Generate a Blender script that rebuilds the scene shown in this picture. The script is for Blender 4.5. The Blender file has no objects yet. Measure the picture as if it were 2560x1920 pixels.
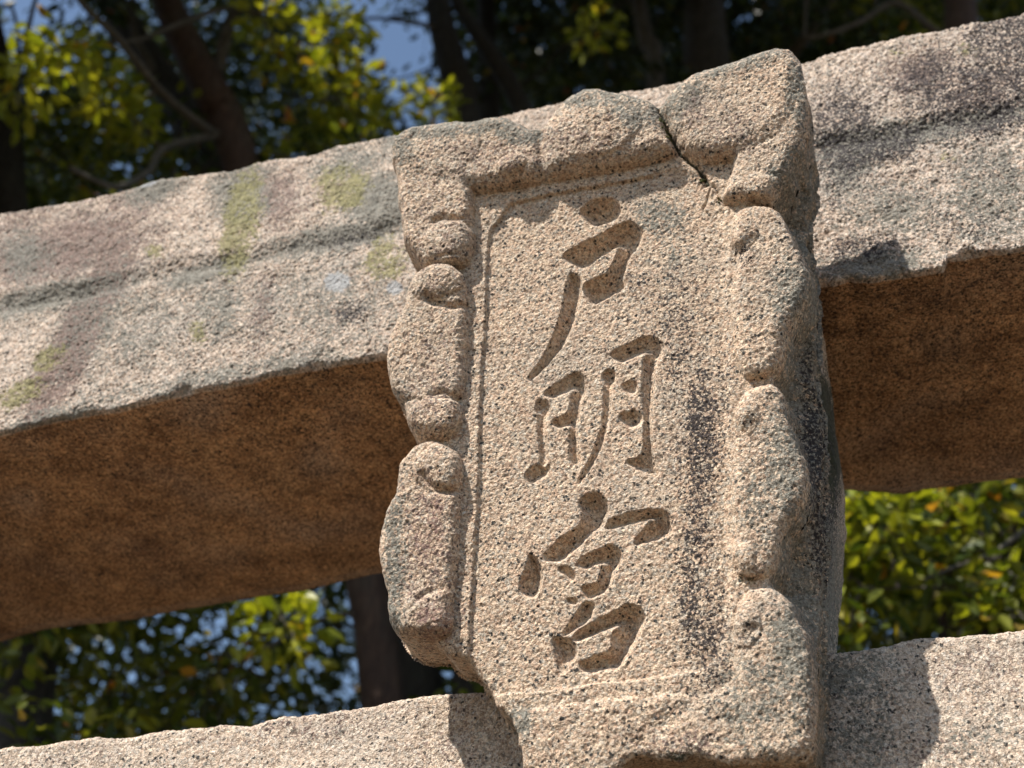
import bpy, math
import numpy as np
from mathutils import Vector, Matrix

# ------------------------------------------------------------------ camera, sky, sun, exposure
scene = bpy.context.scene
COL = scene.collection
F, IW, IH = 3400.0, 2560.0, 1920.0            # focal length and frame of the photograph, in its pixels
PITCH, YAW = math.radians(39.55), math.radians(14.47)
CAM = np.array([0.296, -1.674, 1.6])
FW = np.array([-math.sin(YAW)*math.cos(PITCH), math.cos(YAW)*math.cos(PITCH), math.sin(PITCH)])
RT = np.array([math.cos(YAW), math.sin(YAW), 0.0])
UP = np.cross(RT, FW)
cd = bpy.data.cameras.new('camera'); cam = bpy.data.objects.new('camera', cd); COL.objects.link(cam)
cam.matrix_world = Matrix(((RT[0], UP[0], -FW[0], CAM[0]), (RT[1], UP[1], -FW[1], CAM[1]), (RT[2], UP[2], -FW[2], CAM[2]), (0, 0, 0, 1)))
cd.sensor_width = 36.0; cd.lens = 36.0*F/IW; cd.clip_start = 0.05; cd.clip_end = 2000
cd.dof.use_dof = True; cd.dof.focus_distance = 2.09; cd.dof.aperture_fstop = 3.3; cd.dof.aperture_blades = 0
scene.camera = cam

SUN_AZ, SUN_EL = math.radians(30.0), math.radians(50.0)      # azimuth to the left of the gate's own facing
TO_SUN = Vector((-math.sin(SUN_AZ)*math.cos(SUN_EL), -math.cos(SUN_AZ)*math.cos(SUN_EL), math.sin(SUN_EL)))
world = bpy.data.worlds.new('World'); scene.world = world; world.use_nodes = True
wn = world.node_tree.nodes; wl = world.node_tree.links
sky = wn.new('ShaderNodeTexSky'); sky.sky_type = 'NISHITA'; sky.sun_disc = False
sky.sun_elevation = SUN_EL; sky.sun_rotation = math.atan2(TO_SUN.x, TO_SUN.y)
sky.air_density = 1.25; sky.dust_density = 0.6; sky.ozone_density = 1.0
wl.new(sky.outputs[0], wn['Background'].inputs[0]); wn['Background'].inputs[1].default_value = 0.105
sd_ = bpy.data.lights.new('sun', 'SUN'); sd_.energy = 5.0; sd_.angle = math.radians(0.53); sd_.color = (1.0, 0.945, 0.86)
sun = bpy.data.objects.new('sun', sd_); COL.objects.link(sun); sun.rotation_euler = (-TO_SUN).to_track_quat('-Z', 'Y').to_euler()
sun.location = (-6, -10, 14)
scene.view_settings.view_transform = 'Standard'; scene.view_settings.look = 'None'
scene.view_settings.gamma = 1.0; scene.view_settings.use_curve_mapping = False
scene.view_settings.exposure = 0.52
scene.cycles.max_bounces = 6; scene.cycles.diffuse_bounces = 3; scene.cycles.transmission_bounces = 4

# ------------------------------------------------------------------ geometry of the view, used to take real sizes off the photograph
P0 = np.array([0.0, 0.0, 2.894])              # centre of the plaque's panel
LEAN = math.radians(11.5)                     # the plaque leans forward
PN = np.array([0.0, -math.cos(LEAN), -math.sin(LEAN)])
PV = np.array([0.0, -math.sin(LEAN), math.cos(LEAN)])
YK, YN = 0.155, 0.238                         # front faces of the lintel and of the tie beam
rng = np.random.default_rng(11)

def rays(px):
    px = np.asarray(px, float)
    return FW + RT*((px[..., 0:1]-IW/2)/F) - UP*((px[..., 1:2]-IH/2)/F)
def on_y(px, y):
    d = rays(px); return CAM + d*((y-CAM[1])/d[..., 1:2])
def on_z(px, z):
    d = rays(px); return CAM + d*((z-CAM[2])/d[..., 2:3])
def on_plaque(px, h=0.0):
    d = rays(px); q = P0+PN*h
    p = CAM + d*(((q-CAM)@PN)/(d@PN))[..., None]
    r = p-P0
    return np.stack([r[..., 0], r@PV], -1)
def at_dist(px, dist):
    d = rays(px); hd = np.hypot(d[..., 0], d[..., 1])[..., None]
    return CAM + d*(np.asarray(dist, float).reshape(-1, 1)/hd if np.ndim(dist) else dist/hd)
def to_px(p):
    v = np.asarray(p)-CAM; z = v@FW
    return np.stack([IW/2+F*(v@RT)/z, IH/2-F*(v@UP)/z], -1)

# ------------------------------------------------------------------ numeric helpers
_perm = np.random.default_rng(3).permutation(256); _perm = np.concatenate([_perm, _perm])
_g = np.random.default_rng(4).normal(size=(256, 3)); _g /= np.linalg.norm(_g, axis=1)[:, None]
def noise3(P, scale, seed=0.0):
    P = np.asarray(P, float)*scale + seed*17.31
    i = np.floor(P).astype(int); f = P-i; i &= 255
    w = f*f*f*(f*(f*6-15)+10)
    out = 0
    for dx in (0, 1):
        for dy in (0, 1):
            for dz in (0, 1):
                h = _perm[_perm[_perm[(i[..., 0]+dx) & 255]+((i[..., 1]+dy) & 255)]+((i[..., 2]+dz) & 255)]
                g = _g[h]
                dot = g[..., 0]*(f[..., 0]-dx)+g[..., 1]*(f[..., 1]-dy)+g[..., 2]*(f[..., 2]-dz)
                out = out + dot*(w[..., 0] if dx else 1-w[..., 0])*(w[..., 1] if dy else 1-w[..., 1])*(w[..., 2] if dz else 1-w[..., 2])
    return out*1.5
def smooth(t):
    t = np.clip(t, 0, 1); return t*t*(3-2*t)
def round_in(t):
    t = np.clip(t, 0, 1); return np.sqrt(np.maximum(0, 1-(1-t)**2))
def seg_dist(X, Y, pts, closed):
    pts = np.asarray(pts, float); n = len(pts); best = np.full(X.shape, 1e9); inside = np.zeros(X.shape, bool)
    for k in range(n if closed else n-1):
        ax, ay = pts[k]; bx, by = pts[(k+1) % n]
        dx, dy = bx-ax, by-ay; L = dx*dx+dy*dy+1e-18
        t = np.clip(((X-ax)*dx+(Y-ay)*dy)/L, 0, 1)
        best = np.minimum(best, (X-ax-t*dx)**2+(Y-ay-t*dy)**2)
        if closed:
            c = (ay > Y) != (by > Y)
            xi = ax+(Y-ay)/(dy if abs(dy) > 1e-12 else 1e-12)*dx
            inside ^= c & (X < xi)
    d = np.sqrt(best)
    return np.where(inside, d, -d) if closed else d
def sdist(X, Y, poly, reach=0.06):
    """signed distance (positive inside), only worked out near the polygon"""
    poly = np.asarray(poly, float)
    m = (X > poly[:, 0].min()-reach) & (X < poly[:, 0].max()+reach) & (Y > poly[:, 1].min()-reach) & (Y < poly[:, 1].max()+reach)
    out = np.full(X.shape, -reach); out[m] = seg_dist(X[m], Y[m], poly, True); return out
def ldist(X, Y, line, reach=0.05):
    line = np.asarray(line, float)
    m = (X > line[:, 0].min()-reach) & (X < line[:, 0].max()+reach) & (Y > line[:, 1].min()-reach) & (Y < line[:, 1].max()+reach)
    out = np.full(X.shape, reach); out[m] = np.minimum(reach, seg_dist(X[m], Y[m], line, False)); return out
def round_poly(p, it=2):
    p = np.asarray(p, float)
    for _ in range(it):
        q = np.roll(p, -1, 0); p = np.stack([p*.75+q*.25, p*.25+q*.75], 1).reshape(-1, 2)
    return p
def blob(px, cx, cy, rx, ry, ang=0.0):
    c, s = math.cos(math.radians(ang)), math.sin(math.radians(ang))
    x, y = px[..., 0]-cx, px[..., 1]-cy
    return np.clip(1.25-np.hypot((x*c+y*s)/rx, (-x*s+y*c)/ry)*.75, 0, 1)

def grid_normals(G):
    du = np.gradient(G, axis=1); dv = np.gradient(G, axis=0)
    n = np.cross(du, dv); return n/(np.linalg.norm(n, axis=2)[..., None]+1e-12)
def rough(P, big=.003, mid=.0016, fine=.0011, seed=0):
    n = big*noise3(P, 9, seed)+mid*noise3(P, 42, seed+1)
    a = noise3(P, 105, seed+2); b = noise3(P, 190, seed+3)
    return n + fine*.4*(np.abs(a)*-1.6+.35) + fine*.5*a + fine*1.2*b
def link_mesh(name, co, faces, mat, parent=None, normals=None, attrs=None, smooth_shade=True):
    """co (n,3) world positions, faces (m,3|4) index array"""
    co = np.asarray(co, np.float32); faces = np.asarray(faces, np.int32); m, k = faces.shape
    me = bpy.data.meshes.new(name)
    me.vertices.add(len(co)); me.vertices.foreach_set('co', co.ravel())
    me.loops.add(m*k); me.loops.foreach_set('vertex_index', faces.ravel())
    me.polygons.add(m); me.polygons.foreach_set('loop_start', np.arange(0, m*k, k, dtype=np.int32))
    me.polygons.foreach_set('loop_total', np.full(m, k, np.int32))
    me.polygons.foreach_set('use_smooth', np.full(m, smooth_shade))
    for an, av in (attrs or {}).items():
        a = me.attributes.new(an, 'FLOAT', 'POINT'); a.data.foreach_set('value', np.asarray(av, np.float32).ravel())
    me.update(); me.validate()
    if normals is not None:
        me.normals_split_custom_set_from_vertices(np.asarray(normals, np.float32).reshape(-1, 3))
    me.materials.append(mat)
    o = bpy.data.objects.new(name, me); COL.objects.link(o)
    if parent is not None:
        o.parent = parent; o.matrix_parent_inverse = Matrix.Translation(parent.location).inverted()
    return o
def grid_faces(R, Cn, wrap=False):
    i = np.arange(R*Cn).reshape(R, Cn)
    if wrap: i = np.vstack([i, i[:1]])
    return np.stack([i[:-1, :-1], i[:-1, 1:], i[1:, 1:], i[1:, :-1]], -1).reshape(-1, 4)
def part_from_grid(name, G, N, faces, mat, parent, attrs=None):
    use = np.unique(faces); idx = np.full(G.shape[0]*G.shape[1], -1); idx[use] = np.arange(len(use))
    cap = dict(black=.78, soil=.80, grey=.74, yellow=.66)
    at = {k: np.minimum(v.reshape(-1)[use], cap.get(k, 1.0)) for k, v in (attrs or {}).items()}
    q = G.reshape(-1, 3)[faces[::97]]; fn = np.cross(q[:, 1]-q[:, 0], q[:, 2]-q[:, 0])
    if (fn*N.reshape(-1, 3)[faces[::97, 0]]).sum() < 0: faces = faces[:, ::-1]
    return link_mesh(name, G.reshape(-1, 3)[use], idx[faces], mat, parent, N.reshape(-1, 3)[use], at)
def thing(name, label, cat, loc, group=None):
    o = bpy.data.objects.new(name, None); COL.objects.link(o); o.location = loc; o.empty_display_size = .2
    o['label'] = label; o['category'] = cat
    if group: o['group'] = group
    return o

# ------------------------------------------------------------------ materials
def nodes_of(m): m.use_nodes = True; return m.node_tree.nodes, m.node_tree.links
class NB:
    def __init__(s, name):
        s.m = bpy.data.materials.new(name); s.n, s.l = nodes_of(s.m); s.b = s.n['Principled BSDF']; s.out = s.n['Material Output']
    def put(s, sock, v):
        if hasattr(v, 'links') or hasattr(v, 'is_linked'): s.l.new(v, sock)
        else: sock.default_value = v
    def coord(s): return s.n.new('ShaderNodeTexCoord').outputs['Object']
    def noise(s, vec, scale, detail=2, rough=.5, dist=0.0, col=False):
        t = s.n.new('ShaderNodeTexNoise'); s.l.new(vec, t.inputs['Vector'])
        t.inputs['Scale'].default_value = scale; t.inputs['Detail'].default_value = detail
        t.inputs['Roughness'].default_value = rough; t.inputs['Distortion'].default_value = dist
        return t.outputs['Color' if col else 'Fac']
    def voro(s, vec, scale, out='Color', feature='F1'):
        t = s.n.new('ShaderNodeTexVoronoi'); t.feature = feature; s.l.new(vec, t.inputs['Vector']); t.inputs['Scale'].default_value = scale
        return t.outputs[out]
    def math(s, op, a, b=0.0, c=None, clamp=False):
        t = s.n.new('ShaderNodeMath'); t.operation = op; t.use_clamp = clamp
        s.put(t.inputs[0], a); s.put(t.inputs[1], b)
        if c is not None: s.put(t.inputs[2], c)
        return t.outputs[0]
    def step(s, v, lo, hi):
        t = s.n.new('ShaderNodeMapRange'); t.interpolation_type = 'SMOOTHSTEP'
        s.put(t.inputs['Value'], v); t.inputs['From Min'].default_value = lo; t.inputs['From Max'].default_value = hi
        return t.outputs[0]
    def ramp(s, v, stops, mode='LINEAR'):
        t = s.n.new('ShaderNodeValToRGB'); t.color_ramp.interpolation = mode; s.put(t.inputs[0], v); e = t.color_ramp.elements
        while len(e) < len(stops): e.new(.5)
        for q, (p, c) in zip(e, stops): q.position = p; q.color = (*c, 1)
        return t.outputs[0]
    def mix(s, f, a, b, mode='MIX'):
        t = s.n.new('ShaderNodeMix'); t.data_type = 'RGBA'; t.blend_type = mode
        s.put(t.inputs[0], f)
        for sock, v in ((t.inputs[6], a), (t.inputs[7], b)):
            if isinstance(v, tuple): sock.default_value = (*v, 1)
            else: s.l.new(v, sock)
        return t.outputs[2]
    def attr(s, name):
        t = s.n.new('ShaderNodeAttribute'); t.attribute_name = name; return t.outputs['Fac']
    def vadd(s, a, b, sc):
        t = s.n.new('ShaderNodeVectorMath'); t.operation = 'MULTIPLY_ADD'; s.l.new(b, t.inputs[0]); t.inputs[1].default_value = (sc,)*3; s.l.new(a, t.inputs[2])
        return t.outputs[0]
    def bump(s, h, strength, dist):
        t = s.n.new('ShaderNodeBump'); t.inputs['Strength'].default_value = strength; t.inputs['Distance'].default_value = dist
        s.l.new(h, t.inputs['Height']); s.l.new(t.outputs[0], s.b.inputs['Normal'])

def granite(name, cream, pink, grey, speck=.5, mottle=0.0, fine_dark=.6):
    k = NB(name); co = k.coord()
    w = k.vadd(co, k.noise(co, 190, 3, .7, col=True), .009)
    cell = k.voro(w, 250); sep = k.n.new('ShaderNodeSeparateColor'); k.l.new(cell, sep.inputs[0])
    dk = tuple(c*.55 for c in pink); lt = tuple(min(.85, c*1.22) for c in grey)
    base = k.ramp(sep.outputs[0], [(0, tuple(c*.5 for c in grey)), (.14, grey), (.3, cream), (.5, tuple(c*1.1 for c in cream)), (.68, pink), (.82, dk), (.9, cream), (1, lt)])
    base = k.mix(.12, base, cream)
    c2 = k.n.new('ShaderNodeSeparateColor'); k.l.new(k.voro(w, 430), c2.inputs[0])
    base = k.mix(1.0, base, k.ramp(c2.outputs[0], [(0, (.50, .48, .46)), (.25, (.82, .80, .78)), (.6, (1.0, 1.0, 1.0)), (1, (1.28, 1.26, 1.22))]), 'MULTIPLY')
    base = k.mix(k.math('MULTIPLY', k.step(k.noise(co, 40, 4, .65), .45, .68), .38), base, tuple(c*.74 for c in pink))
    base = k.mix(k.math('MULTIPLY', k.step(k.noise(co, 6, 4, .65), .45, .72), .35), base, tuple(c*.78 for c in grey))
    # biotite flecks, single and in loose clusters
    vt = k.n.new('ShaderNodeTexVoronoi'); k.l.new(w, vt.inputs['Vector']); vt.inputs['Scale'].default_value = 165
    vs = k.n.new('ShaderNodeSeparateColor'); k.l.new(vt.outputs['Color'], vs.inputs[0])
    clus = k.math('MULTIPLY', k.noise(co, 30, 4, .7), .62)
    size = k.math('MULTIPLY', k.math('SUBTRACT', k.math('ADD', vs.outputs[1], clus), 1.10-.10*speck), 2.4)
    fl = k.math('SUBTRACT', k.math('MINIMUM', size, .46), k.math('ADD', vt.outputs['Distance'], k.math('MULTIPLY', k.math('SUBTRACT', k.noise(co, 420, 2, .7), .5), .55)))
    base = k.mix(k.step(fl, -.03, .05), base, (.030, .031, .030))
    fl2 = k.noise(w, 330, 1, .5)
    base = k.mix(k.math('MULTIPLY', k.step(fl2, .62, .70), .55), base, (.10, .080, .062))
    # fine noise tone, dark brown in its lows and paler in its highs
    fine_tone = k.math('ADD', k.math('MULTIPLY', k.noise(co, 120, 3, .65), .5), k.math('MULTIPLY', k.noise(w, 260, 2, .6), .5))
    base = k.mix(k.math('MULTIPLY', k.math('SUBTRACT', 1.0, k.step(fine_tone, .38, .50)), fine_dark), base, (.115, .082, .058))
    base = k.mix(k.math('MULTIPLY', k.step(fine_tone, .55, .66), .5), base, lt)
    def patch(base, an, col, lo, hi, amt=1.0, s1=30, s2=170, a1=.8, a2=1.0, bias=0.0):
        at = k.attr(an) if not bias else k.math('ADD', k.attr(an), bias)
        v = k.math('ADD', at, k.math('MULTIPLY', k.math('SUBTRACT', k.noise(co, s1, 4, .65), .5), a1))
        v = k.math('ADD', v, k.math('MULTIPLY', k.math('SUBTRACT', k.noise(w, s2, 3, .65), .5), a2))
        msk = k.step(v, lo, hi)
        if not bias: msk = k.math('MULTIPLY', msk, k.step(k.attr(an), 0.02, .22))
        return k.mix(k.math('MULTIPLY', msk, amt), base, col)
    base = patch(base, 'soil', k.ramp(k.noise(w, 200, 2), [(.35, (.085, .056, .048)), (.65, (.24, .155, .13))]), .44, .64, .86, 30, 190, .7, 2.2)
    och_shade = k.mix(1.0, base, k.ramp(k.math('ADD', k.math('MULTIPLY', k.noise(co, 110, 4, .75), .6), k.math('MULTIPLY', k.noise(co, 11, 3, .6), .4)), [(.40, (.42, .285, .165)), (.58, (1.1, .83, .53))]), 'MULTIPLY')
    base = k.mix(k.step(k.attr('ochre_shade'), .2, .8), base, och_shade)  # orange-brown patina, with the underside's shade and warm bounce put into its colour
    base = patch(base, 'grey', k.ramp(k.noise(w, 210, 2), [(.35, (.072, .073, .060)), (.65, (.27, .263, .225))]), .44, .60, .85, 34, 170, .9, 2.3, bias=mottle)
    base = patch(base, 'yellow', k.ramp(k.noise(w, 160, 3), [(.35, (.125, .115, .045)), (.65, (.33, .30, .125))]), .42, .60, .82, 22, 130, 1.3, 1.8)
    base = patch(base, 'pale', (.38, .385, .39), .42, .62, .85, 40, 140, .6, .7)
    base = patch(base, 'red', k.ramp(k.noise(w, 200, 2), [(.35, (.13, .055, .05)), (.65, (.30, .17, .14))]), .45, .85, .62)
    base = patch(base, 'black', (.028, .022, .024), .60, .70, .95, 42, 200, .8, 3.2)
    base = patch(base, 'moss', k.ramp(k.noise(co, 60, 3), [(.3, (.010, .012, .007)), (.7, (.040, .045, .020))]), .45, .70, .92)
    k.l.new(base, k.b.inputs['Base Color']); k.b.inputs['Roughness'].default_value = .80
    k.b.inputs['Specular IOR Level'].default_value = .3
    grain = k.voro(w, 300, 'Distance')
    hgt = k.math('ADD', k.math('MULTIPLY', k.noise(co, 150, 3, .65), 1.0), k.math('ADD', k.math('MULTIPLY', grain, -.55), k.math('MULTIPLY', k.noise(co, 420, 2, .6), .7)))
    k.bump(hgt, 1.0, .0024)
    return k.m
M = {}
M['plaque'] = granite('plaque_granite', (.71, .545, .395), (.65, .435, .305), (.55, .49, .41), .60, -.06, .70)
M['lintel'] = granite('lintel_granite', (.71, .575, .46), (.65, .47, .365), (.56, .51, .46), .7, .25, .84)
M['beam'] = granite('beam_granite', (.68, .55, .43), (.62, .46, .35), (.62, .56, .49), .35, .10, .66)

def bark(name, a, b):
    k = NB(name); co = k.coord()
    mp = k.n.new('ShaderNodeMapping'); mp.inputs['Scale'].default_value = (1, 1, .22); k.l.new(co, mp.inputs[0])
    n = k.noise(mp.outputs[0], 38, 5, .65, .6)
    c = k.ramp(n, [(.3, tuple(x*.5 for x in a)), (.55, a), (.75, b)])
    c = k.mix(k.math('MULTIPLY', k.step(k.noise(co, 6, 3), .5, .7), .2), c, (.07, .072, .055))
    k.l.new(c, k.b.inputs['Base Color']); k.b.inputs['Roughness'].default_value = .9
    k.bump(n, .8, .02); return k.m
M['bark_red'] = bark('bark_reddish', (.058, .032, .021), (.105, .063, .042))
M['bark_dark'] = bark('bark_dark', (.030, .025, .020), (.065, .054, .044))
M['bark_grey'] = bark('bark_grey', (.095, .082, .066), (.20, .178, .145))
def leafmat(name, stops, trans):
    k = NB(name); g = k.n.new('ShaderNodeNewGeometry')
    oi = k.n.new('ShaderNodeObjectInfo'); c = k.ramp(k.math('FRACT', k.math('ADD', g.outputs['Random Per Island'], oi.outputs['Random'])), stops)
    k.l.new(c, k.b.inputs['Base Color']); k.b.inputs['Roughness'].default_value = .42; k.b.inputs['Specular IOR Level'].default_value = .35
    t = k.n.new('ShaderNodeBsdfTranslucent'); tc = k.mix(1.0, c, (1.5, 1.45, .5), 'MULTIPLY'); k.l.new(tc, t.inputs[0])
    mx = k.n.new('ShaderNodeMixShader'); mx.inputs[0].default_value = trans
    k.l.new(k.b.outputs[0], mx.inputs[1]); k.l.new(t.outputs[0], mx.inputs[2]); k.l.new(mx.outputs[0], k.out.inputs[0])
    return k.m
M['leaf_dark'] = leafmat('leaf_evergreen', [(0, (.014, .026, .008)), (.5, (.028, .048, .011)), (.9, (.065, .088, .016)), (.985, (.16, .17, .03)), (1, (.40, .10, .02))], .25)
M['leaf_fresh'] = leafmat('leaf_fresh', [(0, (.030, .050, .010)), (.35, (.06, .085, .013)), (.72, (.14, .155, .020)), (.95, (.29, .29, .032)), (.985, (.30, .22, .05)), (1, (.50, .17, .02))], .42)
M['leaf_young'] = leafmat('leaf_young', [(0, (.16, .20, .02)), (.5, (.29, .31, .03)), (.93, (.40, .39, .05)), (1, (.42, .20, .03))], .45)  # yellow-green new leaves, albedo raised so the sprays look sunlit
k = NB('ground_sand'); co = k.coord()
c = k.ramp(k.noise(co, 1.2, 5, .6), [(.3, (.055, .034, .017)), (.7, (.115, .075, .039))])
c = k.mix(k.step(k.noise(co, 30, 3), .5, .7), c, (.04, .025, .013)); k.l.new(c, k.b.inputs['Base Color']); k.b.inputs['Roughness'].default_value = .95
k.bump(k.noise(co, 45, 4), .6, .03); M['ground'] = k.m
k = NB('moss_green'); co = k.coord(); c = k.ramp(k.noise(co, 300, 2), [(.3, (.02, .026, .006)), (.7, (.11, .11, .022))]); k.l.new(c, k.b.inputs['Base Color'])
k.b.inputs['Roughness'].default_value = 1.0; k.bump(k.noise(co, 900, 2), 1, .003); M['moss'] = k.m

# ------------------------------------------------------------------ ground
n = 60; gx = np.sign(np.linspace(-1, 1, n))*np.abs(np.linspace(-1, 1, n))**3*900
GX, GY = np.meshgrid(gx, gx); Pg = np.stack([GX, GY, GX*0], -1)
Pg[..., 2] = .05*noise3(Pg, .25)*np.exp(-np.hypot(GX, GY)/60)-.02
Pg[..., 2] += np.clip(np.hypot(GX, GY)-60, 0, None)*.0
o = link_mesh('ground', Pg.reshape(-1, 3), grid_faces(n, n), M['ground']); o['kind'] = 'structure'

# ------------------------------------------------------------------ torii: lintels, tie beam, strut, pillars
torii = thing('torii', 'weathered granite torii gate carrying the inscribed plaque', 'torii gate', (0, .4, 0))
def edge(px, plane, val):
    p = (on_y if plane == 'y' else on_z)(np.array(px, float), val); return p
def interp(x, pts, comp):
    i = np.argsort(pts[:, 0]); return np.interp(x, pts[i, 0], pts[i, comp])
XF = np.arange(-1.78, .96, .0030)
XC = np.concatenate([np.linspace(-2.7, -1.80, 40), XF, np.linspace(.98, 2.7, 60)])
low_px = [(0, 1080), (121, 1048), (241, 1027), (289, 1022), (386, 995), (482, 974), (554, 962), (641, 945), (690, 930), (771, 918), (868, 901), (950, 889), (1500, 802), (2033, 707), (2083, 705), (2127, 693), (2170, 698), (2238, 686), (2310, 676), (2358, 669), (2370, 645), (2454, 628), (2560, 618)]
top_px = [(0, 530), (96, 513), (193, 499), (289, 477), (376, 453), (458, 436), (579, 422), (651, 400), (696, 393), (796, 380), (845, 358), (985, 336), (1274, 281), (1383, 254), (1520, 232), (1670, 207), (2023, 148), (2058, 134), (2157, 113), (2255, 85), (2340, 74), (2410, 56), (2481, 49), (2560, 25)]
gro_px = [(0, 776), (193, 742), (338, 709), (434, 684), (627, 655), (771, 622), (916, 593), (993, 578), (1500, 475), (2037, 376), (2128, 362), (2234, 345), (2340, 324), (2560, 282)]
bak_px = [(0, 1614), (108, 1584), (325, 1560), (488, 1530), (597, 1511), (760, 1487), (922, 1449), (1500, 1350), (2107, 1235), (2165, 1240), (2262, 1247), (2310, 1235), (2382, 1228), (2454, 1216), (2560, 1206)]
LIP = .008
zl = interp(XC, edge(low_px, 'y', YK), 2); zt = interp(XC, edge(top_px, 'y', YK-LIP+.012), 2); zg = interp(XC, edge(gro_px, 'y', YK), 2)
ZB = float(np.mean(edge(low_px, 'y', YK)[:, 2])); yb = interp(XC, edge(bak_px, 'z', ZB), 1)
yb = np.clip(yb, .66, .98)
# section of the lower tier: groove front -> down the face -> along the underside -> up the back
def lerp(a, b, t): return a[None]*(1-t[:, None])+b[None]*t[:, None]
one = np.ones_like(XC); R0 = .010
nf, nu = 150, 130
t = np.linspace(0, 1, nf)
yf = YK*one[None]+np.zeros((nf, 1)); zf = lerp(zg, zl, t)
d_low = zf-zl[None]; d_top = zg[None]-zf
yf = yf + R0*(1-round_in(d_low/R0)) + .005*np.exp(-(d_top/.012)**2)
tu = np.linspace(0, 1, nu)[1:]
yu = lerp(YK*one+R0, yb, tu); zu = np.zeros_like(yu)+zl[None]*(1-smooth(tu*3)[:, None])+ZB*smooth(tu*3)[:, None]
zu = zu+.012*smooth((tu[:, None]-.93)/.07)
tb = np.linspace(0, 1, 12)[1:]
ybk = np.zeros((len(tb), 1))+yb[None]; zbk = lerp(ZB*one+.012, zg, tb)
Yl = np.vstack([yf, yu, ybk]); Zl = np.vstack([zf, zu, zbk])
# upper tier: groove back -> up -> over the top -> down the face to the groove
t = np.linspace(0, 1, 130); zf2 = lerp(zt, zg, t); d_top2 = zt[None]-zf2; d_gr = zf2-zg[None]
yf2 = YK-LIP*one[None]+np.zeros((130, 1))+.012*(1-np.clip(d_gr/.25, 0, 1))*0+.012*np.clip(d_gr/.28, 0, 1)
yf2 = yf2 + (LIP+.005)*(1-smooth(d_gr/.050)) + .014*(1-round_in(d_top2/.014))
tt = np.linspace(0, 1, 14)[:-1]
ytp = lerp(yb+.02, YK-LIP+.012+.014+.004*one, tt); ztp = lerp(zt-.05, zt-.0005, tt) + .05*np.sin(np.pi*tt)[:, None]
tb = np.linspace(0, 1, 8)[:-1]
Yu = np.vstack([np.zeros((7, 1))+yb[None]+.02*np.minimum(1, tb*4)[:, None], ytp, yf2]); Zu = np.vstack([lerp(zg, zt-.05, tb), ztp, zf2])
Gx = np.vstack([Yu, Yl[1:]]); Gz = np.vstack([Zu, Zl[1:]]); nr_up = len(Yu)
G = np.stack([np.zeros_like(Gx)+XC[None], Gx, Gz], -1)
N = -grid_normals(G)
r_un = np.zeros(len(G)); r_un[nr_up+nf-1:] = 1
amp = rough(G, .005, .0028, .0024, 5)*(1-.62*r_un[:, None]); G = G+N*amp[..., None]
dist_edge = np.abs(G[..., 2]-zl[None])+np.abs(G[..., 1]-YK)
chip = np.clip(noise3(G*np.array([1, .4, .4]), 22, 9)-.12, 0, 1)*np.exp(-(dist_edge/.018)**2)
G = G+np.stack([chip*0, chip*.026, chip*.020], -1)
N = -grid_normals(G); px = to_px(G)
front = (1-r_un)[:, None]
A = {}
def addm(dst, L, gain=1.0):
    m = 0
    for b in L: m = np.maximum(m, blob(px, *b[:5])*(b[5] if len(b) > 5 else 1))
    A[dst] = np.maximum(A.get(dst, 0), m*gain)
addm('yellow', [(600, 560, 42, 120, 10), (855, 470, 62, 50, -20), (125, 895, 45, 26, -25), (48, 985, 55, 28, -25), (965, 650, 55, 45, -30, .9), (385, 630, 26, 20, -10, .7), (495, 830, 22, 28, 0, .7), (2415, 125, 28, 22, 0, .6), (2240, 130, 30, 20, 0, .5), (2380, 390, 26, 20, 0, .5)])
addm('grey', [(600, 480, 60, 70, 20, .8), (945, 505, 70, 60, -10), (860, 590, 210, 34, -13, .72), (530, 678, 120, 26, -14, .68), (120, 745, 200, 34, -12, .66), (390, 470, 70, 30, -20, .7), (60, 640, 60, 60, 0, .5), (540, 770, 70, 90, 20, .45), (330, 800, 200, 130, 0, .32), (820, 760, 200, 120, 0, .3), (150, 1040, 200, 30, -15, .4), (600, 930, 320, 26, -11, .45), (2150, 360, 130, 40, -10, .7), (2300, 330, 260, 26, -11, .75), (2250, 520, 150, 60, 0, .4), (2190, 660, 120, 30, -6, .7), (2480, 480, 120, 120, 0, .4), (2120, 420, 70, 90, 0, .5), (1000, 350, 60, 30, -20, .5), (880, 410, 90, 40, -10, .55)])
addm('soil', [(160, 620, 260, 90, -15, .85), (270, 690, 60, 160, 25, .9), (190, 850, 50, 170, 22, 1.2), (110, 980, 46, 100, 20, 1.0), (700, 500, 80, 90, 0, .7), (330, 520, 120, 70, -10, .6), (60, 560, 120, 60, -10, .6), (660, 760, 36, 130, 5, .65), (2300, 180, 120, 70, -10, .7), (2450, 230, 130, 70, -10, .6)])
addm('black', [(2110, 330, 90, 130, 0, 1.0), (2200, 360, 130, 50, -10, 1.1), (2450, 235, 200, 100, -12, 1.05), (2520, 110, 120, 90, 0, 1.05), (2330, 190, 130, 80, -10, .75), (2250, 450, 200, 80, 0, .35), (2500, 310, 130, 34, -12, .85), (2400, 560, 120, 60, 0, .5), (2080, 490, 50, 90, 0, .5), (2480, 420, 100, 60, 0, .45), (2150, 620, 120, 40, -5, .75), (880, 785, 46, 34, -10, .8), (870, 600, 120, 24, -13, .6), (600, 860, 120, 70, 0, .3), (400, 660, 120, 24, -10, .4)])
addm('pale', [(843, 705, 34, 24, -10), (985, 720, 20, 18, 0), (375, 450, 34, 16, -25, .8)])
A = {k_: v*front for k_, v in A.items()}
A['soil'] = np.maximum(A['soil'], r_un[:, None]*(.30+.30*noise3(G, 4, 3)))
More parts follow.
